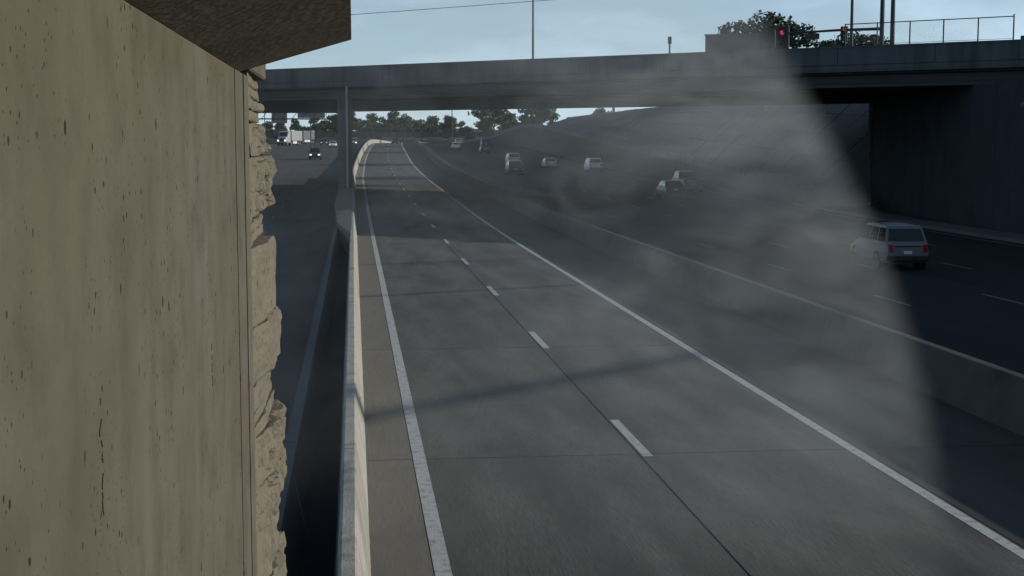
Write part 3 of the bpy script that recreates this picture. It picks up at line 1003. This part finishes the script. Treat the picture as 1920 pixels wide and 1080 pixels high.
car("sedan", "maroon car under the overpass on the main lanes", "car", 'sedan', PR, on(26.3, 118), 0)
car("pickup_truck", "silver pickup under the overpass beside the dark wall", "pickup", 'pickup', PS, on(30.0, 128), 0)
car("sedan", "charcoal car far up the main lanes below the ramp crest", "car", 'sedan', PD, on(22.6, 268), 0)
car("sedan", "white car far up the main lanes near the crest", "car", 'sedan', PW, on(18.8, 300), 0)
car("pickup_truck", "dark pickup climbing the far main lanes by the ramp wall", "pickup", 'pickup', PD, on(26.3, 320), 0)
car("sedan", "silver car at the far end of the main lanes", "car", 'sedan', PS, on(22.6, 372), 0)
car("sedan", "dark car cresting the express lanes", "car", 'sedan', PD, on(6.3, 372, 0), 0)
car("pickup_truck", "dark pickup with lit headlights coming towards the overpass", "pickup", 'pickup', PD, on(-7.2, 236), math.pi, lit=True)
car("sedan", "oncoming white car behind the dark pickup with lit headlights", "car", 'sedan', PW, on(-7.3, 318), math.pi, lit=True)
car("sedan", "oncoming charcoal car near the crest beside the pale truck", "car", 'sedan', PD, on(-10.8, 352), math.pi, lit=True)
car("sport_utility_vehicle", "oncoming silver SUV beside the median near the crest", "SUV", 'suv', PS, on(-3.6, 345), math.pi, lit=True)

# box truck on the oncoming lanes
def truck(label, loc3, rz, pm, length=10.5):
    t = thing("semi_truck", label, "truck", loc3, rz)
    MB().box(-1.25, 1.25, -length, 0, 1.15, 3.45).build("trailer_box", pm, t, bevel=0.04)
    for k in range(7):
        yy = -length + 0.8 + k * (length - 1.6) / 6
        MB().box(-1.275, 1.275, yy - 0.04, yy + 0.04, 1.25, 3.35).build("trailer_rib", PS, t)
    MB().box(-0.5, 0.5, -length, 3.2, 0.75, 1.148).build("chassis", M_BLACK, t)
    mb = MB()
    mb.add([(-1.2, 0.6, 0.7), (1.2, 0.6, 0.7), (1.2, 3.5, 0.7), (-1.2, 3.5, 0.7), (-1.2, 0.6, 3.4), (1.2, 0.6, 3.4), (1.15, 1.9, 3.3), (-1.15, 1.9, 3.3), (1.1, 2.5, 2.1), (-1.1, 2.5, 2.1), (1.0, 3.5, 1.8), (-1.0, 3.5, 1.8)],
           [(0, 1, 2, 3), (0, 1, 5, 4), (4, 5, 6, 7), (7, 6, 8, 9), (9, 8, 10, 11), (11, 10, 2, 3), (0, 4, 7, 9, 11, 3), (1, 2, 10, 8, 6, 5)])
    mb.build("cab", pm, t, bevel=0.05)
    mb = MB()
    mb.add([(-0.98, 2.0, 3.12), (0.98, 2.0, 3.12), (0.94, 2.48, 2.24), (-0.94, 2.48, 2.24), (-0.98, 2.04, 3.15), (0.98, 2.04, 3.15), (0.94, 2.53, 2.27), (-0.94, 2.53, 2.27)],
           [(0, 1, 2, 3), (4, 5, 6, 7), (0, 1, 5, 4), (1, 2, 6, 5), (2, 3, 7, 6), (3, 0, 4, 7)])
    mb.build("windshield", M_GLASS, t)
    MB().box(-0.6, 0.6, 3.49, 3.54, 0.95, 1.7).build("grille", M_BLACK, t)
    for s in (-1, 1):
        MB().box(s * 0.85 - 0.18, s * 0.85 + 0.18, 3.45, 3.56, 1.05, 1.3).build("headlight", M_LAMP, t)
        for yy in (2.7, 0.3, -length + 2.2, -length + 1.0):
            wv = MB().tube((s * 0.85, yy, 0.5), (s * 1.2, yy, 0.5), 0.5, n=18).build("wheel", M_TYRE, t)
            MB().tube((s * 1.19, yy, 0.5), (s * 1.22, yy, 0.5), 0.28, n=12).build("rim", M_RIM, wv)
        MB().box(s * 1.2 - 0.02, s * 1.2 + 0.02, -length + 3.2, -0.8, 0.45, 1.05).build("side_skirt", PW, t)
    return t
truck("pale semi truck with ribbed trailer on the oncoming lanes", on(-19.2, 345), math.pi - 0.32, PS, 6.8)
truck("dark grey semi truck behind the pale one near the oncoming crest", on(-19.0, 385), math.pi - 0.3, PG, 9.0)

# ------------------------------------------------------------------ sign gantry, poles, wires
sg = thing("sign_gantry", "overhead sign gantry seen from behind over the oncoming lanes", "sign gantry", W(-12, 226))
for x in (9.0, -12.5):
    MB().tube((x, 0, -0.5), (x, 0, 9.0), 0.24, n=12).build("post", M_DARKMETAL, sg)
for z in (6.55, 7.55):
    MB().box(-12.5, 9.0, -0.12, 0.12, z - 0.1, z + 0.1).build("chord", M_DARKMETAL, sg)
for k in range(14):
    x = -12.2 + k * 1.55
    MB().tube((x, 0, 6.6), (x + 0.75, 0, 7.5), 0.05, n=6).build("brace", M_DARKMETAL, sg)
for x0, x1, z0, z1 in ((-9.5, -3.8, 5.6, 8.4), (-1.4, 1.0, 5.9, 8.1), (2.6, 6.8, 6.7, 8.3)):
    p_ = MB().box(x0, x1, 0.14, 0.2, z0, z1).build("sign_panel", M_SIGNBACK, sg)
    for q in (0.25, 0.75):
        xx = x0 + (x1 - x0) * q
        MB().box(xx - 0.04, xx + 0.04, 0.03, 0.138, z0, z1).build("stiffener", M_METAL, p_)

def light_pole(label, x, y, z, h, r=0.11, arm=2.4, armdir=-1, group=None):
    t = thing("light_pole", label, "light pole", (x, y, z), 0, group)
    MB().tube((0, 0, -0.3), (0, 0, h), r, r * 0.6, n=10).build("pole", M_DARKMETAL, t)
    if arm:
        MB().path([(0, 0, h - 0.1), (armdir * arm * 0.5, 0, h + 0.35), (armdir * arm, 0, h + 0.4)], 0.05, 6).build("arm", M_DARKMETAL, t)
        MB().box(armdir * arm - 0.35, armdir * arm + 0.35, -0.15, 0.15, h + 0.3, h + 0.46).build("lamp_head", M_METAL, t, bevel=0.04)
    MB().box(-0.25, 0.25, -0.25, 0.25, -0.3, 0.12).build("base_plate", M_BRIDGE, t)
    return t
def on_deck(px, b):    # along value that shows at lateral ratio px (x/y)
    # X = ca*a - sa*b ; Y = 113 + sa*a + ca*b
    a = (px * (113 + ca * b) + sa * b) / (ca - px * sa)
    return D(a, b, ZD)
q = on_deck((998 - 662) / 2690, 0.9)
light_pole("thin dark light pole on the overpass above the express lanes", q.x, q.y, ZD, 9.5, 0.09)
q = on_deck((1612 - 662) / 2690, 6.0)
light_pole("dark light pole on the overpass behind the signal mast arm", q.x, q.y, ZD, 10, 0.12)
q = on_deck((1258 - 662) / 2690, 3.0)
t = thing("sign_post", "short thin post standing behind the overpass parapet", "post", q)
MB().tube((0, 0, 0), (0, 0, 2.3), 0.06, n=8).build("post", M_DARKMETAL, t)
MB().box(-0.12, 0.12, -0.05, 0.05, 2.0, 2.5).build("cap", M_DARKMETAL, t)
light_pole("slender light pole on the verge in front of the far wood", 20.5, 300, prof(300) - 0.1, 12.0, 0.13, 2.2, -1)
light_pole("light pole on the oncoming side beside the sign gantry", -7.6, 262, prof(262), 8.6, 0.11, 2.2, -1)
light_pole("light pole on the oncoming side near the pale semi truck", -18.0, 300, prof(300), 8.4, 0.12, 2.2, 1)

# traffic signal with mast arm on the overpass
pq = on_deck((1672 - 662) / 2690, 2.2)
ts = thing("traffic_signal", "traffic signal mast with long arm and red lights on the overpass", "traffic signal", pq, ANG)
MB().tube((0, 0, 0), (0, 0, 9.0), 0.15, 0.12, n=12).build("pole", M_DARKMETAL, ts)
MB().path([(0, 0, 2.3), (-3, 0.2, 2.35), (-7.2, 0.4, 2.3)], [0.1, 0.08, 0.05], 8).build("mast_arm", M_DARKMETAL, ts)
MB().tube((-0.15, 0, 0.9), (2.0, 0, 0.9), 0.05, n=8).build("brace", M_DARKMETAL, ts)
def head(x, yv, z, parent, on_red=True, s=1.0):
    h_ = MB().box(x - 0.42 * s, x + 0.42 * s, yv - 0.06, yv + 0.06, z - 0.95 * s, z + 0.75 * s).build("signal_head", M_DARKMETAL, parent, bevel=0.02)
    for k, dz in enumerate((0.38, -0.02, -0.42)):
        MB().tube((x, yv - 0.02, z + dz * s), (x, yv - 0.1, z + dz * s), 0.13 * s, n=14).build("lens", M_REDLIT if (k == 0 and on_red) else M_OFF, h_)
        MB().tube((x, yv - 0.105, z + (dz + 0.1) * s), (x, yv - 0.3, z + (dz + 0.08) * s), 0.16 * s, n=10, caps=False).build("visor", M_DARKMETAL, h_)
    return h_
head(-6.8, 0.3, 1.95, ts, True, 1.1)
head(-2.5, 0.1, 2.15, ts, True, 0.55)
MB().box(-5.2, -4.2, 0.16, 0.21, 1.85, 2.2).build("street_sign", M_DARKMETAL, ts)
MB().tube((-4.7, 0.24, 2.1), (-4.7, 0.24, 2.75), 0.04, n=6).build("sign_bracket", M_DARKMETAL, ts)
q = on_deck((1693 - 662) / 2690, 1.6)
light_pole("thick dark pole standing close beside the signal mast", q.x, q.y, ZD, 9.5, 0.16, 0)
# second small signal post by the concrete block
q = on_deck((1452 - 662) / 2690, 2.5)
s2 = thing("pedestrian_signal", "dark boxy signal cabinet on a short post behind the parapet", "signal", q, ANG)
MB().tube((0, 0, 0), (0, 0, 2.2), 0.08, n=8).build("post", M_DARKMETAL, s2)
MB().box(-0.35, 0.35, -0.2, 0.2, 1.4, 2.6).build("cabinet", M_DARKMETAL, s2, bevel=0.03)
MB().box(-0.42, 0.42, -0.22, -0.202, 1.9, 2.65).build("door", M_DARKMETAL, s2)
# concrete block building on street level behind the parapet
q = on_deck((1390 - 662) / 2690, 12.0)
blk = thing("concrete_block", "plain grey concrete block standing on the overpass behind the parapet", "block", (q.x, q.y, ZD), R(-17))
MB().box(-2.4, 2.5, 0, 4, 0, 3.1).build("wall", M_BRIDGE, blk, bevel=0.03)
MB().box(-2.45, 2.55, -0.1, 4.1, 3.102, 3.2).build("roof_slab", M_BRIDGE, blk)
MB().box(0.8, 1.6, -0.06, -0.002, 0.1, 2.0).build("door", M_DARKMETAL, blk)

# chain-link fence on the parapet
fe = thing("chain_link_fence", "chain-link fence with steel posts on the overpass parapet by the signal mast", "fence", OV, ANG)
fa0, fa1 = 40.0, 50.2
zb, zt = ZP + 0.1, ZP + 1.45
npost = 6
for k in range(npost):
    a = fa0 + (fa1 - fa0) * k / (npost - 1)
    MB().tube((a, 0.15, zb - 0.02), (a, 0.15, zt + (0.12 if k == npost - 1 else 0.03)), 0.045, n=8).build("post", M_DARKMETAL, fe)
MB().tube((fa0, 0.15, zt), (fa1, 0.15, zt), 0.03, n=8).build("top_rail", M_DARKMETAL, fe)
MB().tube((fa0, 0.15, zb + 0.08), (fa1, 0.15, zb + 0.08), 0.012, n=6).build("tension_wire", M_DARKMETAL, fe)
mb = MB()
h = zt - zb - 0.1
aa = fa0
while aa < fa1 - 0.02:
    for s in (-1, 1):
        b0_, b1v = aa, aa + s * h
        zlo, zhi = zb + 0.08, zb + 0.08 + h
        b1c = min(max(b1v, fa0), fa1)
        zc = zlo + (zhi - zlo) * abs(b1c - b0_) / h
        if zc - zlo > 0.02:
            mb.tube((b0_, 0.15, zlo), (b1c, 0.15, zc), 0.0025, n=3, caps=False)
    aa += 0.12
mb.build("wire_mesh", M_METAL, fe)
# parapet end block
q = D(51.6, 0.6, 0)
eb = thing("end_block", "stepped concrete end block closing the parapet past the fence", "block", (q.x, q.y, ZD), ANG)
MB().box(-0.9, 0.9, -0.85, 0.3, 0.0, 1.35).build("plinth", M_BRIDGE, eb, bevel=0.04)
MB().box(-0.6, 0.6, -0.7, 0.15, 1.352, 1.6).build("cap", M_BRIDGE, eb, bevel=0.04)

# overhead cables
def cable(label, a, b, sag, r):
    a, b = Vector(a), Vector(b)
    pts = []
    for i in range(25):
        t_ = i / 24
        p_ = a.lerp(b, t_)
        p_.z -= sag * 4 * t_ * (1 - t_)
        pts.append(p_)
    o = MB().path(pts, r, 6).build("overhead_cable", M_DARKMETAL)
    tag(o, label, "cable")
cable("thin cable sagging across the sky above the express lanes", (-40, 129, 13.1), (110, 95, 23.3), 0.5, 0.026)
cable("unseen thick cable added for its diagonal shadow on the near lanes", (86, 67.2, 11.6), (-14, -19, 11.6), 0.6, 0.18)  # outside the view, added for the soft shadow it casts

cable("unseen slender cable added for a shadow across the lanes before the overpass", (96, 70.2, 11.5), (-20, 24.2, 11.5), 0.4, 0.10)  # out of view, put in to draw a thin shadow on the road
cable("unseen slender cable added for the shadow line nearest the overpass", (96, 78.0, 11.5), (-20, 41.2, 11.5), 0.4, 0.09)  # also out of view, present only for its road shadow

# ------------------------------------------------------------------ volume standing in for lens glare over the express lanes
sm = bpy.data.materials.new("lens glare veil")
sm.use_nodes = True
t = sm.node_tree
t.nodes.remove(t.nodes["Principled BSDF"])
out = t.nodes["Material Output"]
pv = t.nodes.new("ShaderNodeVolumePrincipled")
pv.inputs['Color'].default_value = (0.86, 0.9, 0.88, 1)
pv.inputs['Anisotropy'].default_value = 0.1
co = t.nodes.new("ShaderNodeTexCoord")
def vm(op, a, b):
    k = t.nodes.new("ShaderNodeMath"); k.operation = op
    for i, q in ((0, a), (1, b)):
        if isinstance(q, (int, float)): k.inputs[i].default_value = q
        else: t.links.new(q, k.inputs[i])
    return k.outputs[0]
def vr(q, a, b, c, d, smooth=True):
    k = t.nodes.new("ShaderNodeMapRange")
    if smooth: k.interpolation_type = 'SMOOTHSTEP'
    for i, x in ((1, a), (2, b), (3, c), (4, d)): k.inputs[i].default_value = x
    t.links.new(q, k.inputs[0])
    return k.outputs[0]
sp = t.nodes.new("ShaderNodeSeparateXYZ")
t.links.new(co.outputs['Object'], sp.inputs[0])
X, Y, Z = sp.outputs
# the veil's edge is shaped to the glare outline: it reaches further to the side low down and further along the road
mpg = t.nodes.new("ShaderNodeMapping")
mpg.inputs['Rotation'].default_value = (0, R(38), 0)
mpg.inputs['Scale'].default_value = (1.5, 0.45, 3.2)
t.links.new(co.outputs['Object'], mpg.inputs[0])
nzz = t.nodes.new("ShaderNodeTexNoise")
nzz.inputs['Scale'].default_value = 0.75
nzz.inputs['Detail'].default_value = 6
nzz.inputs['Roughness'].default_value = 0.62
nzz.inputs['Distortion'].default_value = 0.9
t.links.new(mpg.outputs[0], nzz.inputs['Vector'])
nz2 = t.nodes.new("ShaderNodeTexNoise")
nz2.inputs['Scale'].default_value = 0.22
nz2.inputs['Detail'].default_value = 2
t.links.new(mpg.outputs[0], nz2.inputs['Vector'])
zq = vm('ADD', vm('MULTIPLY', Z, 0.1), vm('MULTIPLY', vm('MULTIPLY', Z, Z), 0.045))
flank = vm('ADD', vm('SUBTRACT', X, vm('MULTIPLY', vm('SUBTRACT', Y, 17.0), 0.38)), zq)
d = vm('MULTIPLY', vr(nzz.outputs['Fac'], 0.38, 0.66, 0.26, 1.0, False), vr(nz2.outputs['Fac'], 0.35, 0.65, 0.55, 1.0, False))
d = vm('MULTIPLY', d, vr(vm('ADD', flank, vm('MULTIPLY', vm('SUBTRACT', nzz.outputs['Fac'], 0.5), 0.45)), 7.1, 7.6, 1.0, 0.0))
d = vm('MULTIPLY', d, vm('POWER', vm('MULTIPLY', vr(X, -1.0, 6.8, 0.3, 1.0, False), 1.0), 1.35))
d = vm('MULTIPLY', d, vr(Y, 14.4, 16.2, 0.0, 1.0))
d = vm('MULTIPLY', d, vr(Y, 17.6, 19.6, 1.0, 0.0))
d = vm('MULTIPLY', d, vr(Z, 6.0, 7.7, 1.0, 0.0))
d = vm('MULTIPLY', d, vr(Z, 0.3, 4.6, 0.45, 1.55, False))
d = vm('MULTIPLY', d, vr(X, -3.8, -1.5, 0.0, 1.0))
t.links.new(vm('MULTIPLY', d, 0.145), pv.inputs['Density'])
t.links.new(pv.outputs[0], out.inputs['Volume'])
glare_veil = MB().box(-4, 9.4, 14.3, 19.7, 0.02, 7.8).build("glare_veil", sm)  # added volume imitating sun glare on the camera dome
tag(glare_veil, "thin patchy veil added to imitate lens glare over the express lanes", "glare_veil", kind="stuff")
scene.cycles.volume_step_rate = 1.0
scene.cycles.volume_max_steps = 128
